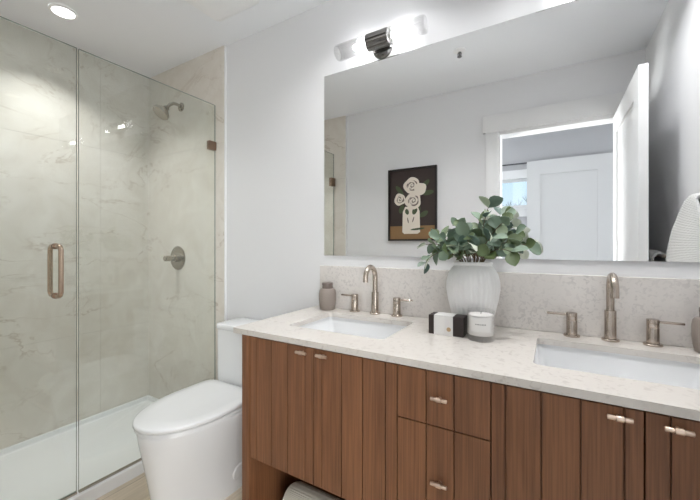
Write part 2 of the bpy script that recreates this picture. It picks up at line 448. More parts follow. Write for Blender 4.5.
# doorway jamb and casing
bm = B()
box(bm, DX0, DX0+0.018, YW, YR, 0, DZ-0.018); box(bm, DX1-0.018, DX1, YW, YR, 0, DZ-0.018); box(bm, DX0, DX1, YW, YR, DZ-0.018, DZ)
struct('trim_3', bm, M['trim'], smooth=False)
bm = B()
for (a, b_) in ((YR, YR+0.018), (YW-0.018, YW)):
    box(bm, DX0-0.085, DX0+0.005, a, b_, 0, DZ+0.005, 0.002); box(bm, DX1-0.005, DX1+0.085, a, b_, 0, DZ+0.005, 0.002)
    e = 0.006 if a == YR else 0
    box(bm, DX0-0.105, DX1+0.105, a-(0 if e else 0.006), b_+e, DZ+0.005, DZ+0.135, 0.002)
struct('trim_4', bm, M['trim'])
# open bathroom door (swung in against the right wall)
bm = B()
hx = DX1-0.021
y0, y1 = YR+0.005, YR+0.005+0.775
d = bmesh.new(); panel_door(d, 0, 0.775, -0.018, 0.018, 0.010, 2.025, [(0.010, 0.25), (1.90, 2.025)], 0.115, 0.009)
d.transform(Matrix.Translation((hx-0.005, y0, 0)) @ Matrix.Rotation(PI/2, 4, 'Z'))
bm.free()
struct('door_1', d, M['trim'], smooth=False, label='white shaker bathroom door standing open, seen edge-on in the mirror')
# baseboards
bm = B(); box(bm, XT, -1.012, -0.014, 0, 0, 0.10, 0.002); struct('baseboard_back', bm, M['trim'])
bm = B(); box(bm, XTR, DX0-0.085, YR, YR+0.014, 0, 0.10, 0.002); struct('baseboard_rear', bm, M['trim'])
bm = B(); box(bm, XR-0.014, XR, YR+0.03, -0.56, 0, 0.10, 0.002); struct('baseboard_right', bm, M['trim'])

# tiled shower surround (12 mm tile, 2 mm grout lines)
def tiled(name, axis, p0, p1, a0, a1, joints_a, joints_z):
    bm = B(); g = 0.0008
    As = [a0]+joints_a+[a1]; Zs = [0.0]+joints_z+[ZC]
    for i in range(len(As)-1):
        for j in range(len(Zs)-1):
            l, r = As[i]+(g if i else 0), As[i+1]-(g if i < len(As)-2 else 0)
            b0, b1 = Zs[j]+(g if j else 0), Zs[j+1]-(g if j < len(Zs)-2 else 0)
            if axis == 'x': box(bm, l, r, p0, p1, b0, b1)
            else: box(bm, p0, p1, l, r, b0, b1)
    if axis == 'x': box(bm, a0, a1, p0 if p0 > -0.5 and False else min(p0, p1)+0.002, max(p0, p1)-0.002, 0, ZC, mi=1)
    else: box(bm, p0+0.002, p1-0.002, a0, a1, 0, ZC, mi=1)
    return struct(name, bm, [M['tile'], M['grout']], smooth=False)
tiled('wall_shower_back', 'x', -0.012, 0.0, XL, XT, [], [0.61, 1.83])
tiled('wall_shower_left', 'y', XL-0.012, XL, YR, -0.0, [-0.33], [0.61, 1.83])
tiled('wall_shower_rear', 'x', YR, YR+0.012, XL, XTR, [], [0.61, 1.83])
bm = B(); box(bm, XT, XT+0.006, -0.0135, 0, 0, ZC); struct('trim_5', bm, M['trim'], smooth=False)
bm = B(); box(bm, XTR, XTR+0.006, YR, YR+0.0135, 0, ZC); struct('trim_6', bm, M['trim'], smooth=False)

# ------------------------------------------------------------------ shower pan
XC0, XC1 = XL, -1.830
t = thing('shower_pan', 'low white acrylic shower pan behind the glass panels', 'shower pan', ((XC0+XC1)/2, YR/2, 0))
bm = B()
ya, yb = YR+0.012, -0.012
o_ = [rrect(XC0, XC1, ya, yb, 0.006, z) for z in (0.0, 0.057)]
o_.append(rrect(XC0+0.003, XC1-0.003, ya+0.003, yb-0.003, 0.006, 0.06))
o_.append(rrect(XC0+0.013, XC1-0.055, ya+0.013, yb-0.013, 0.010, 0.06))
o_.append(rrect(XC0+0.016, XC1-0.060, ya+0.016, yb-0.016, 0.012, 0.058))
o_.append(rrect(XC0+0.021, XC1-0.070, ya+0.021, yb-0.021, 0.020, 0.034))
o_.append(rrect(XC0+0.030, XC1-0.082, ya+0.030, yb-0.030, 0.028, 0.028))
o_.append(rrect(XC0+0.30, XC1-0.33, ya+0.60, yb-0.60, 0.03, 0.020))
loft(bm, o_); obj('basin', bm, M['acrylic'], t, angle=24)

# shower glass
XG = -1.853
GZ0, GZ1 = 0.064, 2.076
def glass_panel(bm, y0, y1, z0, z1, th=0.009):
    box(bm, XG-th/2, XG+th/2, y0, y1, z0, z1)
    bm.normal_update()
    for f in bm.faces: f.material_index = 0 if abs(f.normal.x) > 0.9 else 1
t = thing('shower_glass_panel', 'fixed clear glass shower panel clamped to the tiled back wall', 'shower screen', (XG, -0.37, GZ0))
bm = B(); glass_panel(bm, -0.744, -0.014, GZ0, GZ1); obj('glass', bm, [M['glass'], M['glass_edge']], t, smooth=False)
bm = B(); box(bm, XG-0.014, XG+0.014, -0.064, -0.0125, 1.786, 1.84, 0.002); obj('clamp', bm, M['clamp'], t)
bm = B(); box(bm, XG-0.014, XG+0.014, -0.064, -0.0125, 0.19, 0.244, 0.002); obj('clamp', bm, M['clamp'], t)
bm = B(); box(bm, XG-0.008, XG+0.008, -0.744, -0.014, 0.0605, 0.067); obj('bottom_channel', bm, M['shower_nickel'], t, smooth=False)

t = thing('shower_door', 'clear glass shower door with a looped champagne pull handle', 'shower door', (XG, -1.06, GZ0))
bm = B(); glass_panel(bm, YR+0.018, -0.752, GZ0+0.008, GZ1); obj('glass', bm, [M['glass'], M['glass_edge']], t, smooth=False)
for z in (1.80, 0.32):
    bm = B(); box(bm, XG-0.016, XG+0.016, YR+0.0125, YR+0.075, z-0.04, z+0.04, 0.003); obj('hinge', bm, M['clamp'], t)
bm = B(); box(bm, XG-0.007, XG+0.007, YR+0.018, -0.752, 0.0605, 0.071); obj('bottom_seal', bm, M['shower_nickel'], t, smooth=False)
bm = B()
hz0, hz1, hy = 0.965, 1.18, -0.828
for sgn in (1, -1):
    xa = XG + sgn*0.0045; xo = XG + sgn*0.056; r_ = 0.024
    pts = [(xa, hy, hz1)]
    for k in range(7):
        a = PI/2*k/6
        pts.append((xo-sgn*r_+sgn*r_*math.sin(a), hy, hz1-r_+r_*math.cos(a)))
    for k in range(7):
        a = PI/2*k/6
        pts.append((xo-sgn*r_+sgn*r_*math.cos(a), hy, hz0+r_-r_*math.sin(a)))
    pts.append((xa, hy, hz0))
    tube(bm, pts, 0.0095, 14)
    for z in (hz0, hz1): lathe(bm, [(0.013, 0), (0.013, 0.004)], (xa-sgn*0.0, hy, z), (sgn, 0, 0), 16)
obj('pull_handle', bm, M['bronze'], t)

# shower head and valve
t = thing('overhead_shower', 'round brushed nickel shower head on a short wall arm', 'shower head', (-2.205, -0.012, 2.135))
bm = B(); lathe(bm, [(0.030, 0), (0.030, 0.006), (0.022, 0.012)], (-2.205, -0.012, 2.137), (0, -1, 0), 24); obj('flange', bm, M['shower_nickel'], t)
bm = B(); tube(bm, [(-2.205, -0.015, 2.137), (-2.205, -0.045, 2.145), (-2.206, -0.070, 2.143), (-2.208, -0.095, 2.126), (-2.211, -0.115, 2.100)], 0.0105, 12); obj('arm', bm, M['shower_nickel'], t)
bm = B(); ax = Vector((-0.10, -0.62, -0.78)).normalized()
lathe(bm, [(0.013, 0), (0.018, 0.008), (0.020, 0.020), (0.034, 0.034), (0.050, 0.050), (0.055, 0.066), (0.053, 0.074), (0.045, 0.075)], (-2.211, -0.110, 2.106), ax, 28); obj('spray_head', bm, M['shower_nickel'], t)
t = thing('shower_valve', 'round brushed nickel shower valve with a cylindrical lever handle', 'shower valve', (-2.244, -0.012, 1.094))
bm = B(); lathe(bm, [(0.083, 0), (0.083, 0.004), (0.078, 0.008), (0.03, 0.010)], (-2.244, -0.012, 1.094), (0, -1, 0), 40); obj('escutcheon', bm, M['shower_nickel'], t)
bm = B(); lathe(bm, [(0.027, 0.008), (0.027, 0.030), (0.0195, 0.034), (0.0195, 0.050), (0.0175, 0.051), (0.0175, 0.054), (0.0195, 0.055), (0.0195, 0.094), (0.017, 0.097)], (-2.244, -0.012, 1.094), (0, -1, 0), 28)
obj('lever_handle', bm, M['shower_nickel'], t)

# ------------------------------------------------------------------ ceiling fittings
def downlight(x, y, power, label, spread, lens='lens'):
    t = thing('recessed_downlight', label, 'downlight', (x, y, ZC), 'recessed ceiling downlights')
    bm = B(); lathe(bm, [(0.062, -0.0005), (0.062, -0.006), (0.050, -0.009), (0.048, -0.003)], (x, y, ZC), (0, 0, 1), 40, cap=False); obj('trim_ring', bm, M['fan'], t)
    bm = B(); lathe(bm, [(0.049, -0.001), (0.049, -0.004)], (x, y, ZC), (0, 0, 1), 40); obj('lens', bm, M[lens], t)
    area_light('downlight_lamp', (x, y, ZC-0.010), (0, 0, 0), 0.09, 0.09, power, (0.985, 0.99, 1.0), 'DISK', t, spread)
downlight(-2.25, -0.66, DOWNLIGHT_W, 'round lit recessed downlight in the shower ceiling', 112)
downlight(-0.66, -0.43, FILL_CAN_W, 'round recessed downlight in the ceiling over the left sink', 132, 'lens_dim')  # added fill lamp, out of direct and mirror view
downlight(0.165, -0.43, FILL_CAN_W, 'round recessed downlight in the ceiling over the right sink', 132, 'lens_dim')  # second added fill lamp, likewise unseen

t = thing('exhaust_fan', 'square white exhaust fan cover with rounded corners on the ceiling', 'exhaust fan', (-1.43, -0.36, ZC))
bm = B()
loft(bm, [rrect(-1.595, -1.265, -0.52, -0.19, 0.03, ZC-0.0005), rrect(-1.595, -1.265, -0.52, -0.19, 0.03, ZC-0.016), rrect(-1.589, -1.271, -0.514, -0.196, 0.028, ZC-0.021)]); obj('cover', bm, M['fan'], t)
bm = B(); loft(bm, [rrect(-1.545, -1.315, -0.47, -0.24, 0.02, ZC-0.0205), rrect(-1.545, -1.315, -0.47, -0.24, 0.02, ZC-0.024)]); obj('centre_plate', bm, M['fan'], t)

t = thing('fire_sprinkler', 'small white and chrome ceiling sprinkler, seen in the mirror', 'sprinkler', (-0.513, -0.81, ZC))
bm = B(); lathe(bm, [(0.038, -0.0005), (0.037, -0.005), (0.020, -0.010), (0.012, -0.010)], (-0.513, -0.81, ZC), (0, 0, 1), 28); obj('escutcheon', bm, M['fan'], t)
bm = B(); lathe(bm, [(0.008, -0.008), (0.008, -0.022), (0.005, -0.03)], (-0.513, -0.81, ZC), (0, 0, 1), 16)
for s in (-1, 1): tube(bm, [(-0.513+s*0.008, -0.81, ZC-0.012), (-0.513+s*0.013, -0.81, ZC-0.024), (-0.513+s*0.003, -0.81, ZC-0.038)], 0.0025, 8)
lathe(bm, [(0.015, -0.038), (0.015, -0.040)], (-0.513, -0.81, ZC), (0, 0, 1), 20); obj('deflector', bm, M['gunmetal'], t)

# ------------------------------------------------------------------ mirror
MX0, MX1, MZ0, MZ1 = -1.0095, 0.49, 1.132, 2.052
bm = B(); box(bm, MX0, MX1, -0.006, -0.0005, MZ0, MZ1); bm.normal_update()
for f in bm.faces: f.material_index = 0 if f.normal.y < -0.9 else 1
o = obj('wall_mirror', bm, [M['mirror'], M['mirror_edge']], None, smooth=False, origin=((MX0+MX1)/2, 0, MZ0))
tag(o, 'large frameless rectangular mirror on the wall above the vanity', 'mirror')

# ------------------------------------------------------------------ vanity lights
def vanity_light(cx, label):
    z, y = 2.118, -0.050
    t = thing('vanity_light', label, 'wall light', (cx, 0, z), 'glass tube lights above the mirror')
    bm = B(); lathe(bm, [(0.051, 0.0005), (0.051, 0.006), (0.047, 0.012), (0.036, 0.017), (0.018, 0.020)], (cx, 0, z-0.014), (0, -1, 0), 36)
    lathe(bm, [(0.012, 0.001), (0.012, 0.030)], (cx, 0, z), (0, -1, 0), 20); obj('backplate', bm, M['gunmetal'], t)
    bm = B(); flu = lambda th, h: 1 + 0.04*math.cos(16*th)
    lathe(bm, [(0.034, -0.055), (0.0365, -0.052), (0.0365, 0.052), (0.034, 0.055)], (cx, y, z), (1, 0, 0), 96, mod=flu); obj('centre_sleeve', bm, M['gunmetal'], t)
    for s in (-1, 1):
        bm = B(); fl2 = lambda th, h: 1 + 0.035*math.cos(16*th)
        lathe(bm, [(0.034, 0.0555), (0.0365, 0.060), (0.0365, 0.212), (0.0345, 0.220), (0.031, 0.222), (0.0305, 0.219), (0.033, 0.211), (0.033, 0.0565)], (cx, y, z), (s, 0, 0), 128, mod=fl2, cap=False)
        obj('glass_shade', bm, M['fluted'], t)
        bm = B(); lathe(bm, [(0.010, 0.0555), (0.010, 0.066)], (cx, y, z), (s, 0, 0), 16); obj('lamp_holder', bm, M['chrome'], t)
        bm = B(); lathe(bm, [(0.008, 0.065), (0.0125, 0.075), (0.0125, 0.118), (0.009, 0.128), (0.003, 0.132)], (cx, y, z), (s, 0, 0), 20); obj('bulb', bm, M['bulb'], t)
    return t
v1 = vanity_light(-0.68, 'fluted clear glass tube light with dark metal centre above the left sink')
copy_thing(v1, (0.845, 0, 0), 'fluted clear glass tube light above the right sink, seen reflected in the shower glass')

# ------------------------------------------------------------------ vanity cabinet
VX0, VX1 = -1.014, 0.500
YF = -0.545                      # face of doors
t = thing('vanity_cabinet', 'long walnut brown double vanity cabinet with vertical planked doors and open lower shelf', 'vanity', ((VX0+VX1)/2, -0.27, 0))
bm = B()
ZT = 0.8495
box(bm, VX0, -0.9765, YF, -0.002, 0, ZT, 0.001); box(bm, 0.4605, VX1, YF, -0.002, 0, ZT, 0.001)
for x in (-0.3815, -0.131): box(bm, x-0.009, x+0.009, YF+0.026, -0.002, 0.10, ZT-0.16)
box(bm, -0.9745, 0.4605, -0.012, -0.002, 0.10, ZT)                       # back
box(bm, -0.9745, 0.4605, YF+0.026, -0.012, 0.393, 0.411)                   # floor of the closed part
box(bm, -0.9745, 0.4605, YF+0.026, YF+0.045, ZT-0.05, ZT)                # top rail
for x in (-0.3815, -0.131): box(bm, x-0.009, x+0.009, YF+0.024, YF+0.06, 0.393, ZT)
obj('carcass', bm, M['wood'], t)
bm = B(); box(bm, -0.9745, 0.4605, YF+0.004, -0.012, 0.095, 0.125, 0.001); obj('shelf', bm, M['wood'], t)

def planked(x0, x1, z0, z1, grooves):
    """planked front: one panel with narrow V-like grooves between planks"""
    bm = B(); g = 0.0016
    xs = [x0]+grooves+[x1]
    for i in range(len(xs)-1):
        box(bm, xs[i]+(g if i else 0), xs[i+1]-(g if i < len(xs)-2 else 0), YF, YF+0.012, z0, z1, 0.0008, 1)
    box(bm, x0+0.001, x1-0.001, YF+0.007, YF+0.022, z0+0.001, z1-0.001)
    return bm
def pull(x, z, parent):
    bm = B(); y = YF-0.0150
    tube(bm, [(x, YF+0.0005, z), (x, y, z)], [0.0040, 0.0040], 12)
    lathe(bm, [(0.0044, -0.0215), (0.0050, -0.0205), (0.0050, -0.0082), (0.0034, -0.0080), (0.0034, -0.0066), (0.0066, -0.0064), (0.0066, 0.0064), (0.0034, 0.0066), (0.0034, 0.0080), (0.0050, 0.0082), (0.0050, 0.0205), (0.0044, 0.0215)], (x, y, z), (1, 0, 0), 18)
    return obj('handle', bm, M['pull'], parent)
ZB, ZTD = 0.393, 0.843
G = 0.0016
doors = [(-0.971, -0.678, [-0.940, -0.864, -0.789, -0.713], -0.720, 0.826),
         (-0.678, -0.3815, [-0.644, -0.569, -0.494, -0.418], -0.637, 0.828),
         (-0.131, 0.163, [-0.098, -0.022, 0.054, 0.130], 0.121, 0.825),
         (0.163, 0.4575, [0.203, 0.279, 0.355, 0.425], 0.212, 0.824)]
for (x0, x1, gr, kx, kz) in doors:
    d = obj('door', planked(x0+G, x1-G, ZB, ZTD, gr), M['wood'], t)
    pull(kx, kz, d)
for (z0, z1, kz) in ((0.6985, ZTD, 0.776), (ZB, 0.6955, 0.551)):
    d = obj('drawer', planked(-0.3815+G, -0.131-G, z0, z1, [-0.296, -0.221]), M['wood'], t)
    pull(-0.258, kz, d)
bm = B(); tube(bm, [(VX0+0.001, -0.50, 0.755), (VX0-0.010, -0.50, 0.755)], [0.004, 0.006], 10); obj('peg', bm, M['seam'], t)

# ------------------------------------------------------------------ countertop and backsplash
CX0, CX1 = -1.051, 0.508
CT = 0.87
S1 = (-0.897, -0.483, -0.420, -0.122); S2 = (-0.044, 0.370, -0.427, -0.127)
def slab(bm, outer, holes, z0, z1):
    es = []
    for loop in [outer]+holes:
        vs_ = [bm.verts.new((p.x, p.y, z1)) for p in loop]
        for i in range(len(vs_)): es.append(bm.edges.new((vs_[i], vs_[(i+1) % len(vs_)])))
    r = bmesh.ops.triangle_fill(bm, use_beauty=True, use_dissolve=False, edges=es)
    fs = [g for g in r['geom'] if isinstance(g, bmesh.types.BMFace)]
    ex = bmesh.ops.extrude_face_region(bm, geom=fs)
    bmesh.ops.translate(bm, verts=[g for g in ex['geom'] if isinstance(g, bmesh.types.BMVert)], vec=(0, 0, z0-z1))
bm = B()
slab(bm, rrect(CX0, CX1, -0.556, -0.0005, 0.003, CT, 2), [rrect(*s, 0.018, CT) for s in (S1, S2)], CT-0.020, CT)
o = obj('countertop', bm, M['quartz'], None, origin=((CX0+CX1)/2, -0.28, CT-0.02)); tag(o, 'white speckled quartz countertop with two sink cutouts', 'countertop')
bm = B(); box(bm, -1.028, CX1, -0.020, -0.0005, CT+0.0003, 1.080, 0.0012, 1)
o = obj('backsplash', bm, M['quartz_splash'], None, origin=((CX0+CX1)/2, -0.01, CT)); tag(o, 'low speckled quartz backsplash strip below the mirror', 'backsplash')

def sink(S, label):
    x0, x1, y0, y1 = S
    t = thing('undermount_sink', label, 'sink', ((x0+x1)/2, (y0+y1)/2, CT-0.16), 'rectangular undermount sinks')
    a, b_, c, d = x0-0.006, x1+0.006, y0-0.006, y1+0.006
    bm = B(); zt = CT-0.0205
    R = [rrect(a-0.02, b_+0.02, c-0.02, d+0.02, 0.03, zt-0.012), rrect(a-0.02, b_+0.02, c-0.02, d+0.02, 0.03, zt), rrect(a, b_, c, d, 0.02, zt), rrect(a+0.002, b_-0.002, c+0.002, d-0.002, 0.02, zt-0.008),
         rrect(a+0.016, b_-0.016, c+0.012, d-0.012, 0.03, zt-0.085), rrect(a+0.028, b_-0.028, c+0.024, d-0.024, 0.035, zt-0.108), rrect(a+0.06, b_-0.06, c+0.055, d-0.055, 0.04, zt-0.118)]
    lo = [(x0+x1)/2, (c+d)/2+0.02]
    R.append(rrect(lo[0]-0.03, lo[0]+0.03, lo[1]-0.03, lo[1]+0.03, 0.029, zt-0.124))
    loft(bm, R, cap0=False)
    # underside
    R2 = [rrect(a-0.02, b_+0.02, c-0.02, d+0.02, 0.03, zt-0.012), rrect(a-0.006, b_+0.006, c-0.006, d+0.006, 0.03, zt-0.02), rrect(a+0.008, b_-0.008, c+0.006, d-0.006, 0.03, zt-0.09), rrect(a+0.03, b_-0.03, c+0.03, d-0.03, 0.035, zt-0.132)]
    loft(bm, R2, cap0=False); bmesh.ops.remove_doubles(bm, verts=bm.verts[:], dist=1e-5)
    obj('basin', bm, M['porcelain'], t, angle=50)
    bm = B(); lathe(bm, [(0.024, 0), (0.024, 0.003), (0.018, 0.005)], (lo[0], lo[1], zt-0.1238), n=24); obj('drain', bm, M['nickel'], t)
    return t
sink(S1, 'white undermount sink below the left faucet nearest the toilet')
sink(S2, 'white undermount sink below the right faucet at the photo edge')

# ------------------------------------------------------------------ faucets (spout and two lever handles each)
FY = -0.0460
def faucet(cx, label):
    t = thing('faucet', label, 'faucet', (cx, FY, CT), 'widespread brushed nickel faucets')
    bm = B(); lathe(bm, [(0.0245, 0.0003), (0.0245, 0.005), (0.023, 0.007), (0.0165, 0.0075), (0.0165, 0.098), (0.0155, 0.100), (0.011, 0.1005)], (cx, FY, CT), n=32)
    R = 0.046; r = 0.0115; zc = 0.170
    pts = [(cx, FY, CT+0.095), (cx, FY, CT+0.13)]
    for k in range(17):
        a = PI*1.0*k/16
        pts.append((cx, FY-R+R*math.cos(a), CT+zc+R*math.sin(a)))
    pts.append((cx, FY-2*R-0.001, CT+zc-0.018))
    tube(bm, pts, r, 18); obj('spout', bm, M['nickel'], t)
    for s in (-1, 1):
        x = cx + s*0.107
        bm = B(); lathe(bm, [(0.0245, 0.0003), (0.0245, 0.005), (0.023, 0.007), (0.0165, 0.0075), (0.0165, 0.055), (0.0158, 0.0562), (0.0158, 0.0572), (0.0165, 0.0582), (0.0165, 0.080), (0.0155, 0.082)], (x, FY, CT), n=32)
        h = obj('handle', bm, M['nickel'], t)
        bm = B(); lathe(bm, [(0.0042, 0.010), (0.0042, 0.072), (0.0034, 0.074)], (x, FY, CT+0.0745), (s, 0, 0), 14); obj('lever', bm, M['nickel'], h)
    return t
f1 = faucet(-0.699, 'brushed nickel gooseneck faucet with two lever handles behind the left sink')
copy_thing(f1, (0.864, 0, 0), 'brushed nickel gooseneck faucet with two lever handles behind the right sink')

# ------------------------------------------------------------------ soap bottles
def soap(cx, cy, label):
    t = thing('soap_dispenser', label, 'soap dispenser', (cx, cy, CT), 'taupe stoneware soap dispensers')
    bm = B(); lathe(bm, [(0.030, 0.0003), (0.0355, 0.003), (0.0395, 0.022), (0.0425, 0.052), (0.0420, 0.078), (0.0395, 0.094), (0.035, 0.1015), (0.028, 0.1035)], (cx, cy, CT), n=40); obj('bottle', bm, M['stoneware'], t)
    bm = B(); lathe(bm, [(0.0255, 0.1030), (0.0255, 0.116), (0.0240, 0.1165), (0.0240, 0.1185), (0.0265, 0.119), (0.0265, 0.130), (0.025, 0.132)], (cx, cy, CT), n=32); obj('cap', bm, M['stoneware_dark'], t)
    return t
s1 = soap(-0.946, -0.070, 'taupe soap dispenser on the left counter end beside the left faucet')
copy_thing(s1, (1.343, 0, 0), 'taupe soap dispenser right of the right faucet, cut off by the photo edge')

# ------------------------------------------------------------------ vase, candle, box
VC = (-0.256, -0.120)
bm = B()
prof = [(0.060, 0.0003), (0.064, 0.004), (0.0695, 0.03), (0.078, 0.07), (0.088, 0.11), (0.0945, 0.15), (0.0940, 0.178), (0.087, 0.207), (0.0760, 0.228), (0.067, 0.239)]
N_ = 34
def rib(t_, h):
    k = min(1, max(0, (h-0.004)/0.02)) * min(1, max(0, (0.239-h)/0.03))
    return 1 + k*0.032*abs(math.cos(N_/2*t_)) - 0.020*k
dense = []
for i in range(len(prof)-1):
    for j in range(3):
        f = j/3; dense.append((prof[i][0]*(1-f)+prof[i+1][0]*f, prof[i][1]*(1-f)+prof[i+1][1]*f))
dense += [(0.0665, 0.240), (0.0685, 0.243), (0.0695, 0.249), (0.067, 0.2535), (0.060, 0.2535), (0.056, 0.247), (0.056, 0.236), (0.08, 0.20), (0.088, 0.15), (0.065, 0.01)]
lathe(bm, dense, (VC[0], VC[1], CT), n=240, mod=rib)
o = obj('vase', bm, M['vase'], None, origin=(VC[0], VC[1], CT), angle=60); tag(o, 'white ribbed ceramic vase holding green eucalyptus on the counter', 'vase')

# candle
cc = (-0.205, -0.2500)
t = thing('candle', 'white candle in a clear glass jar with a pale label in front of the vase', 'candle', (cc[0], cc[1], CT))
bm = B(); lathe(bm, [(0.040, 0.0003), (0.043, 0.003), (0.043, 0.099), (0.0415, 0.0995), (0.0405, 0.098), (0.0405, 0.021), (0.039, 0.019)], (cc[0], cc[1], CT), n=48); obj('glass_jar', bm, M['clear'], t)
bm = B(); lathe(bm, [(0.0395, 0.0195), (0.0400, 0.021), (0.0400, 0.083), (0.038, 0.085)], (cc[0], cc[1], CT), n=48); obj('wax', bm, M['wax'], t)
bm = B(); tube(bm, [(cc[0], cc[1], CT+0.084), (cc[0]+0.001, cc[1], CT+0.094)], 0.0012, 8); obj('wick', bm, M['ink'], t)
bm = B()
a0 = math.atan2(CAM_Y-cc[1], CAM_X-cc[0])
def band(r, a_0, a_1, z0, z1, mi, n=16):
    P = [[bm.verts.new((cc[0]+rr*math.cos(a_0+(a_1-a_0)*k/n), cc[1]+rr*math.sin(a_0+(a_1-a_0)*k/n), CT+z)) for k in range(n+1)] for (rr, z) in ((r, z0), (r, z1), (r-0.0002, z1), (r-0.0002, z0))]
    for i in range(4):
        for k in range(n):
            bm.faces.new((P[i][k], P[i][k+1], P[(i+1) % 4][k+1], P[(i+1) % 4][k])).material_index = mi
    for k in (0, n): bm.faces.new([P[i][k] for i in range(4)]).material_index = mi
band(0.0434, a0-0.75, a0+0.75, 0.034, 0.080, 0)
for i, (u0, u1) in enumerate(((-0.40, -0.30), (-0.26, -0.12), (-0.08, 0.0), (0.05, 0.20), (0.24, 0.36))): band(0.0436, a0+u0, a0+u1, 0.056, 0.0595, 1, 4)
lb = obj('label', bm, [M['paper'], M['ink']], t)

# soap box
t = thing('gift_box', 'dark brown box with a white paper sleeve lying beside the candle', 'box', (-0.318, -0.225, CT))
bx0, bx1, by0, by1, bz0, bz1 = -0.380, -0.258, -0.262, -0.202, CT+0.0005, CT+0.068
bm = B(); box(bm, bx0, bx1, by0, by1, bz0, bz1, 0.003, 2); obj('box_body', bm, M['boxbrown'], t)
bm = B(); box(bm, bx0+0.020, bx1-0.036, by0-0.0006, by1+0.0006, bz0-0.0003, bz1+0.0006); 
obj('sleeve', bm, M['paper'], t, smooth=False)
bm = B(); lathe(bm, [(0.0075, 0), (0.0075, 0.0006)], (bx1-0.050, by0-0.0006, bz0+0.022), (0, -1, 0), 20); obj('seal', bm, M['seal'], t)

# ------------------------------------------------------------------ eucalyptus
t = thing('eucalyptus_bunch', 'bunch of round-leaved grey green eucalyptus sprigs in the ribbed white vase', 'plant', (VC[0], VC[1], CT+0.02))
def leaf(bm, p, d, nrm, ln, wd):
    """one rounded leaf with thickness, cupped along its midrib; p is the petiole end"""
    d = d.normalized(); s = d.cross(nrm).normalized(); n = s.cross(d).normalized()
    prof_ = [(0.0, 0.04), (0.10, 0.30), (0.28, 0.80), (0.50, 1.0), (0.72, 0.90), (0.90, 0.52), (1.0, 0.08)]
    th = 0.0007; rows = []
    for (u, w) in prof_:
        cv = -0.10*ln*(u*u)
        row = [p + d*(u*ln) + s*(w*wd/2*q) + n*(cv + 0.16*wd*abs(q)*w) for q in (-1, -0.5, 0, 0.5, 1)]
        rows.append(([bm.verts.new(v + n*th/2) for v in row], [bm.verts.new(v - n*th/2) for v in row]))
    for i in range(len(rows)-1):
        for k in range(4):
            bm.faces.new((rows[i][0][k], rows[i][0][k+1], rows[i+1][0][k+1], rows[i+1][0][k]))
            bm.faces.new((rows[i][1][k], rows[i+1][1][k], rows[i+1][1][k+1], rows[i][1][k+1]))
        for k in (0, 4):
            bm.faces.new((rows[i][0][k], rows[i+1][0][k], rows[i+1][1][k], rows[i][1][k]))
    for i in (0, len(rows)-1):
        for k in range(4): bm.faces.new((rows[i][0][k], rows[i][0][k+1], rows[i][1][k+1], rows[i][1][k]))
sprigs = [  # tip offset from the vase mouth (x, y, z), leaf pairs, droop
    (-0.170, -0.03, -0.005, 5, 0.09), (-0.160, -0.06, 0.055, 4, 0.05), (-0.135, 0.02, 0.090, 4, 0.04), (-0.100, -0.09, 0.080, 4, 0.03),
    (-0.070, 0.03, 0.120, 4, 0.02), (-0.025, -0.06, 0.110, 4, 0.02), (0.020, 0.02, 0.135, 4, 0.0), (0.062, -0.05, 0.168, 5, 0.0),
    (0.105, 0.03, 0.150, 4, 0.02), (0.110, -0.06, 0.120, 4, 0.03), (0.145, 0.0, 0.090, 4, 0.04), (0.180, -0.05, 0.055, 4, 0.05),
    (0.140, -0.11, 0.035, 4, 0.05), (0.040, -0.13, 0.050, 4, 0.05), (-0.060, -0.13, 0.035, 4, 0.05), (0.085, -0.11, 0.075, 4, 0.03), (-0.13, -0.10, 0.015, 4, 0.05), (0.0, -0.10, 0.08, 4, 0.02),
    (-0.085, -0.02, 0.06, 4, 0.03), (0.05, 0.0, 0.09, 4, 0.02), (-0.03, -0.11, 0.05, 4, 0.04), (0.12, -0.05, 0.06, 4, 0.04),
]
mouth = Vector((VC[0], VC[1], CT+0.245))
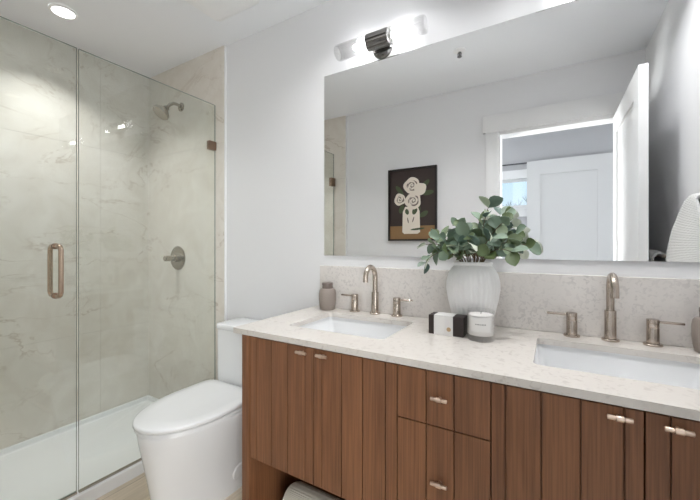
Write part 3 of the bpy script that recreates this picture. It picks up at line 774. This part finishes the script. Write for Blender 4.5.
for (dx, dy, dz, npair, droop) in sprigs:
    dz = dz*1.15 + 0.008
    tip = mouth + Vector((dx, dy, dz))
    root = Vector((VC[0]-dx*0.12, VC[1]-dy*0.12, CT+0.03))
    neck = mouth + Vector((max(-0.035, min(0.035, dx*0.25)), max(-0.035, min(0.035, dy*0.4)), 0.0))
    ctrl = neck + Vector((dx*0.30, dy*0.30, max(dz, 0.05)*0.55 + droop))
    path = [root.lerp(neck, k/3) for k in range(3)]
    for k in range(11):
        u = k/10
        path.append(neck*(1-u)**2 + ctrl*2*u*(1-u) + tip*u*u)
    bm = B(); tube(bm, path, [0.0022 - 0.0012*i/(len(path)-1) for i in range(len(path))], 8)
    sp_ = obj('sprig', bm, M['stem'], t)
    bm = B()
    for j in range(npair):
        u = 0.30 + 0.70*j/(npair-1)
        p = neck*(1-u)**2 + ctrl*2*u*(1-u) + tip*u*u
        tg = ((ctrl-neck)*(1-u) + (tip-ctrl)*u).normalized()
        side = tg.orthogonal().normalized(); side.rotate(Matrix.Rotation(random.uniform(0, 2*PI), 3, tg))
        last = j == npair-1
        for s in (1, -1):
            d = (tg*(0.75 if not last else 1.3) + side*s + Vector((random.uniform(-.3, .3), random.uniform(-.3, .3), random.uniform(-.25, .3)))).normalized()
            ln = random.uniform(0.034, 0.058)
            if p.y + d.y*ln > -0.03: d.y = -abs(d.y)*0.4; d.normalize()
            q_ = p + d*ln
            if (q_-mouth).xy.length < 0.085 and q_.z < mouth.z-0.004: d = (d + Vector((0, 0, 1.2))).normalized()
            nr = Vector((random.uniform(-.8, .8), random.uniform(-1.2, -.1), random.uniform(0.0, 1.0)))
            if abs(nr.normalized().dot(d)) > 0.9: nr = d.orthogonal()
            leaf(bm, p, d, nr, ln, ln*random.uniform(0.74, 0.98))
    obj('leaves', bm, M['leaf'], sp_, angle=60)

# ------------------------------------------------------------------ toilet
TX = -1.42
t = thing('toilet', 'white skirted elongated toilet with closed lid between shower and vanity', 'toilet', (TX, -0.36, 0))
def egg(yb, yf, hw, z, n=72, sq=2.6, xoff=0.0):
    """elongated outline: squarer at the back (yb), rounded at the front (yf)"""
    ym = yb + (yf-yb)*0.42; out = []
    for k in range(n):
        a = 2*PI*k/n; c, s = math.cos(a), math.sin(a)
        e = 2.05 if s < 0 else sq*1.5
        cx = math.copysign(abs(c)**(2/e), c); sy = math.copysign(abs(s)**(2/e), s)
        y = ym + sy*((yb-ym) if s > 0 else (ym-yf))
        out.append(Vector((TX + xoff + hw*cx, y, z)))
    return out
bm = B()
loft(bm, [egg(-0.04, -0.640, 0.108, 0.0), egg(-0.04, -0.643, 0.110, 0.012), egg(-0.04, -0.652, 0.118, 0.10), egg(-0.04, -0.668, 0.138, 0.20), egg(-0.04, -0.686, 0.163, 0.30),
          egg(-0.04, -0.699, 0.180, 0.37), egg(-0.04, -0.704, 0.185, 0.405), egg(-0.045, -0.702, 0.184, 0.415), egg(-0.05, -0.694, 0.177, 0.420)])
obj('bowl', bm, M['porcelain'], t, angle=60)
bm = B()
loft(bm, [egg(-0.235, -0.702, 0.181, 0.4215, sq=6), egg(-0.232, -0.710, 0.187, 0.4245, sq=6), egg(-0.232, -0.710, 0.187, 0.432, sq=6), egg(-0.235, -0.705, 0.182, 0.4355, sq=6)])
obj('seat', bm, M['porcelain'], t, angle=60)
bm = B()
loft(bm, [egg(-0.230, -0.711, 0.186, 0.4385, sq=6), egg(-0.228, -0.715, 0.190, 0.4415, sq=6), egg(-0.228, -0.715, 0.190, 0.4515, sq=6), egg(-0.229, -0.713, 0.1885, 0.4555, sq=6), egg(-0.234, -0.706, 0.183, 0.4585, sq=6), egg(-0.28, -0.64, 0.14, 0.4600, sq=5), egg(-0.36, -0.55, 0.07, 0.4605, sq=4)])
obj('lid', bm, M['porcelain'], t, angle=60)
bm = B()
loft(bm, [rrect(TX-0.184, TX+0.184, -0.196, -0.016, 0.022, 0.4205), rrect(TX-0.187, TX+0.187, -0.198, -0.016, 0.022, 0.45), rrect(TX-0.187, TX+0.187, -0.198, -0.016, 0.022, 0.722)])
obj('tank', bm, M['porcelain'], t, angle=50)
bm = B()
loft(bm, [rrect(TX-0.189, TX+0.189, -0.200, -0.014, 0.022, 0.7225), rrect(TX-0.192, TX+0.192, -0.203, -0.013, 0.024, 0.726), rrect(TX-0.192, TX+0.192, -0.203, -0.013, 0.024, 0.745), rrect(TX-0.189, TX+0.189, -0.200, -0.016, 0.022, 0.7500), rrect(TX-0.184, TX+0.184, -0.195, -0.020, 0.02, 0.7512)])
obj('tank_lid', bm, M['porcelain'], t, angle=50)
bm = B(); lathe(bm, [(0.024, 0), (0.024, 0.003), (0.022, 0.0045)], (TX+0.005, -0.105, 0.7512), n=28); obj('flush_button', bm, M['chrome'], t)
bm = B(); lathe(bm, [(0.042, 0), (0.042, 0.010), (0.038, 0.014), (0.02, 0.016)], (TX+0.108, -0.300, 0.095), (1, 0, -0.16), 28); obj('bolt_cover', bm, M['porcelain'], t)

# ------------------------------------------------------------------ rolled towel on the lower shelf
bm = B(); R0 = 0.074; turns = 4.2; n = 150; th = 0.0125
cy_, cz_ = -0.43, 0.126+R0
outer, inner = [], []
for k in range(n+1):
    a = -PI*0.6 - 2*PI*turns*k/n; r = R0 - (R0-0.012)*k/n
    outer.append((r*math.cos(a), r*math.sin(a))); inner.append(((r-th)*math.cos(a), (r-th)*math.sin(a)))
prof2 = outer + inner[::-1]
xs_ = [(-0.862, 0.96), (-0.854, 1.0), (-0.80, 1.0), (-0.70, 1.0), (-0.585, 1.0), (-0.575, 0.96)]
RR = [[bm.verts.new((x + 0.004*math.sin(i*0.35), cy_ + p[0]*s, cz_ + p[1]*s)) for i, p in enumerate(prof2)] for (x, s) in xs_]
m_ = len(prof2)
for i in range(len(RR)-1):
    for k in range(m_): bm.faces.new((RR[i][k], RR[i][(k+1) % m_], RR[i+1][(k+1) % m_], RR[i+1][k]))
for Rg in (RR[0], RR[-1]):
    for k in range(n): bm.faces.new((Rg[k], Rg[k+1], Rg[m_-2-k], Rg[m_-1-k]))
o = obj('rolled_towel', bm, M['towel2'], None, origin=(-0.73, cy_, 0.125)); tag(o, 'cream rolled towel on the open shelf under the vanity doors', 'towel', None)

# ------------------------------------------------------------------ right wall: towel ring, towel bar and towels (seen in the mirror)
t = thing('towel_hook', 'small brushed nickel wall hook under the hanging white hand towel', 'towel hook', (XR, -0.34, 1.36))
bm = B(); lathe(bm, [(0.018, 0.0005), (0.018, 0.006), (0.008, 0.009), (0.008, 0.034)], (XR, -0.34, 1.345), (-1, 0, 0), 20); obj('mount', bm, M['nickel'], t)
bm = B(); lathe(bm, [(0.011, 0.034), (0.012, 0.040), (0.009, 0.044)], (XR, -0.34, 1.345), (-1, 0, 0), 20); obj('knob', bm, M['nickel'], t)

def hang_towel(x, y0t, y1t, y0b, y1b, zt, zb, gap, th, folds):
    """folded towel draped over a bar at height zt: a front and a back layer joined over the top"""
    bm = B(); NU, NV = 36, 26; lay = []
    for v in range(NV*2+9):
        if v <= NV: side, f = -1, v/NV               # front, rising
        elif v >= NV+8: side, f = 1, 1-(v-NV-8)/NV
        else: side, f = None, 1.0
        row = []
        for u in range(NU+1):
            q = u/NU; z = zb + (zt-zb)*f
            e = f**3
            ya = y0b + (y0t-y0b)*e; yb_ = y1b + (y1t-y1b)*e
            y = ya + (yb_-ya)*q
            rip = 0.010*math.sin(q*PI*folds + 0.6)*(0.35+0.65*(1-f))
            if side is None:
                a = PI*(v-NV)/8
                x_ = x - gap*math.cos(a) + rip*0.35; z = zt + gap*math.sin(a) - 0.012*abs(q-0.5)**2*4
            else:
                x_ = x + side*gap + rip*0.35; z = z - (0.012*abs(q-0.5)**2*4)*f
            row.append(bm.verts.new((x_, y, z)))
        lay.append(row)
    for i in range(len(lay)-1):
        for k in range(NU): bm.faces.new((lay[i][k], lay[i][k+1], lay[i+1][k+1], lay[i+1][k]))
    bmesh.ops.recalc_face_normals(bm, faces=bm.faces[:])
    bmesh.ops.solidify(bm, geom=bm.faces[:], thickness=th)
    return bm
bm = hang_towel(XR-0.046, -0.40, -0.26, -0.67, -0.17, 1.360, 0.94, 0.019, 0.008, 3.0)
o = obj('hand_towel', bm, M['towel'], None, origin=(XR-0.045, -0.34, 1.05), angle=70); tag(o, 'white waffle hand towel hanging on the right wall, at the right edge of the mirror', 'towel')
t = thing('towel_bar', 'brushed nickel towel bar on the right wall behind the open door', 'towel bar', (XR, -1.0, 1.13))
bm = B(); tube(bm, [(XR-0.055, -1.27, 1.130), (XR-0.055, -0.72, 1.130)], 0.007, 12); obj('bar', bm, M['nickel'], t)
for y in (-1.25, -0.74):
    bm = B(); lathe(bm, [(0.020, 0.0005), (0.020, 0.006), (0.009, 0.010), (0.009, 0.058)], (XR, y, 1.130), (-1, 0, 0), 18); obj('mount', bm, M['nickel'], t)
bm = hang_towel(XR-0.055, -1.20, -0.78, -1.20, -0.78, 1.130, 0.62, 0.032, 0.010, 1.0)
o = obj('bath_towel', bm, M['towel'], None, origin=(XR-0.055, -1.0, 0.7), angle=70); tag(o, 'white bath towel folded over the bar beside the open door, low in the mirror', 'towel')

# ------------------------------------------------------------------ framed picture on the rear wall
px0, px1, pz0, pz1 = -1.264, -0.827, 1.222, 1.852
py = YR
t = thing('framed_picture', 'dark framed picture of white flowers in a cream vase, seen in the mirror', 'picture', ((px0+px1)/2, py, pz0))
bm = B(); fw = 0.014
for (a, b_, c, d) in ((px0, px1, pz0, pz0+fw), (px0, px1, pz1-fw, pz1), (px0, px0+fw, pz0+fw, pz1-fw), (px1-fw, px1, pz0+fw, pz1-fw)):
    box(bm, a, b_, py+0.0005, py+0.028, c, d)
obj('frame', bm, M['frame'], t, smooth=False)
bm = B(); box(bm, px0+fw, px1-fw, py+0.0005, py+0.014, pz0+fw, pz1-fw)
lift = [0.0142]
def blob(cx, cz, rx, rz, mi, n=20, wob=0.0, rot=0.0):
    """paint patch: thin flat shape lying on the canvas; coordinates as fractions of the picture"""
    y = py + lift[0]; lift[0] += 0.0003
    W, H = px1-px0, pz1-pz0; vs_ = []
    for k in range(n):
        a = 2*PI*k/n; w = 1 + wob*math.sin(3*a+cx*9)+wob*0.6*math.sin(5*a+cz*7)
        u, v = rx*w*math.cos(a), rz*w*math.sin(a)
        u, v = u*math.cos(rot)-v*math.sin(rot), u*math.sin(rot)+v*math.cos(rot)
        vs_.append(bm.verts.new((px0+cx*W+u*W, y, pz0+cz*H+v*W)))
    f = bm.faces.new(vs_); f.material_index = mi
y_ = py+0.0141
box(bm, px0+fw, px1-fw, y_-0.0002, y_+0.0001, pz0+fw, pz0+fw+0.115, mi=1)
# leaves behind, vase, flowers
for (cx, cz, rx, rz, ro) in ((0.24, 0.70, 0.13, 0.045, -0.9), (0.76, 0.76, 0.12, 0.05, 0.7), (0.82, 0.645, 0.12, 0.05, 0.1), (0.28, 0.44, 0.09, 0.05, 1.2), (0.46, 0.42, 0.10, 0.06, 1.5), (0.62, 0.42, 0.10, 0.055, 1.3), (0.74, 0.36, 0.10, 0.05, 0.5)):
    blob(cx, cz, rx, rz, 3, 16, 0.03, ro)
y_v = py+lift[0]; lift[0] += 0.0004
W, H = px1-px0, pz1-pz0
vp = [(0.30, 0.12), (0.34, 0.095), (0.62, 0.095), (0.67, 0.12), (0.66, 0.40), (0.62, 0.47), (0.36, 0.47), (0.31, 0.40)]
f = bm.faces.new([bm.verts.new((px0+a*W, y_v, pz0+b_*H)) for a, b_ in vp]); f.material_index = 2
for (cx, cz, rx, rz, ro) in ((0.40, 0.40, 0.06, 0.04, 1.9), (0.56, 0.41, 0.08, 0.05, 1.2), (0.42, 0.28, 0.012, 0.06, 0.2), (0.53, 0.29, 0.012, 0.06, -0.3), (0.62, 0.16, 0.15, 0.02, 0.1)):
    blob(cx, cz, rx, rz, 3 if rx > 0.05 else 4, 12, 0.02, ro)
for (cx, cz, r_) in ((0.50, 0.755, 0.165), (0.25, 0.575, 0.120), (0.53, 0.545, 0.165), (0.68, 0.70, 0.12)):
    blob(cx, cz, r_, r_, 2, 26, 0.06)
    if cx < 0.6:
        for k in range(6): blob(cx+0.012*math.cos(k*1.3), cz+0.006*math.sin(k*1.3), r_*(0.66, 0.58, 0.42, 0.36, 0.20, 0.13)[k], r_*(0.62, 0.53, 0.40, 0.33, 0.20, 0.12)[k], 4 if k % 2 == 0 else 2, 22, 0.07, 0.7*k)
bm2 = bm
me_o = obj('canvas', bm2, [M['canvas'], M['tan'], M['cream'], M['pleaf'], M['pline']], t, smooth=False)

# ------------------------------------------------------------------ outside the bedroom window
bm = B(); box(bm, -14, 14, -20, BY-0.1, -0.1, -0.02); o = struct('ground', bm, M['ground'], smooth=False)
def bare_tree(x, y, h, label):
    bm = B()
    def branch(p, d, l, r, depth):
        e = p + d*l
        tube(bm, [p, p.lerp(e, 0.5) + Vector((random.uniform(-.03, .03),)*3)*l, e], [r, r*0.85, r*0.65], 5)
        if depth == 0: return
        for k in range(3 if depth > 1 else 4):
            nd = (d + Vector((random.uniform(-.75, .75), random.uniform(-.75, .75), random.uniform(-.1, .6)))).normalized()
            branch(e if k else p.lerp(e, 0.75), nd, l*random.uniform(.55, .75), r*0.55, depth-1)
    branch(Vector((x, y, -0.02)), Vector((0, 0, 1)), h*0.42, 0.05, 4)
    o = obj('bare_tree', bm, M['bark'], None, origin=(x, y, -0.02)); tag(o, label, 'tree')
bare_tree(-0.72, -9.0, 2.62, 'bare twiggy tree outside the bedroom window, beyond the sill')
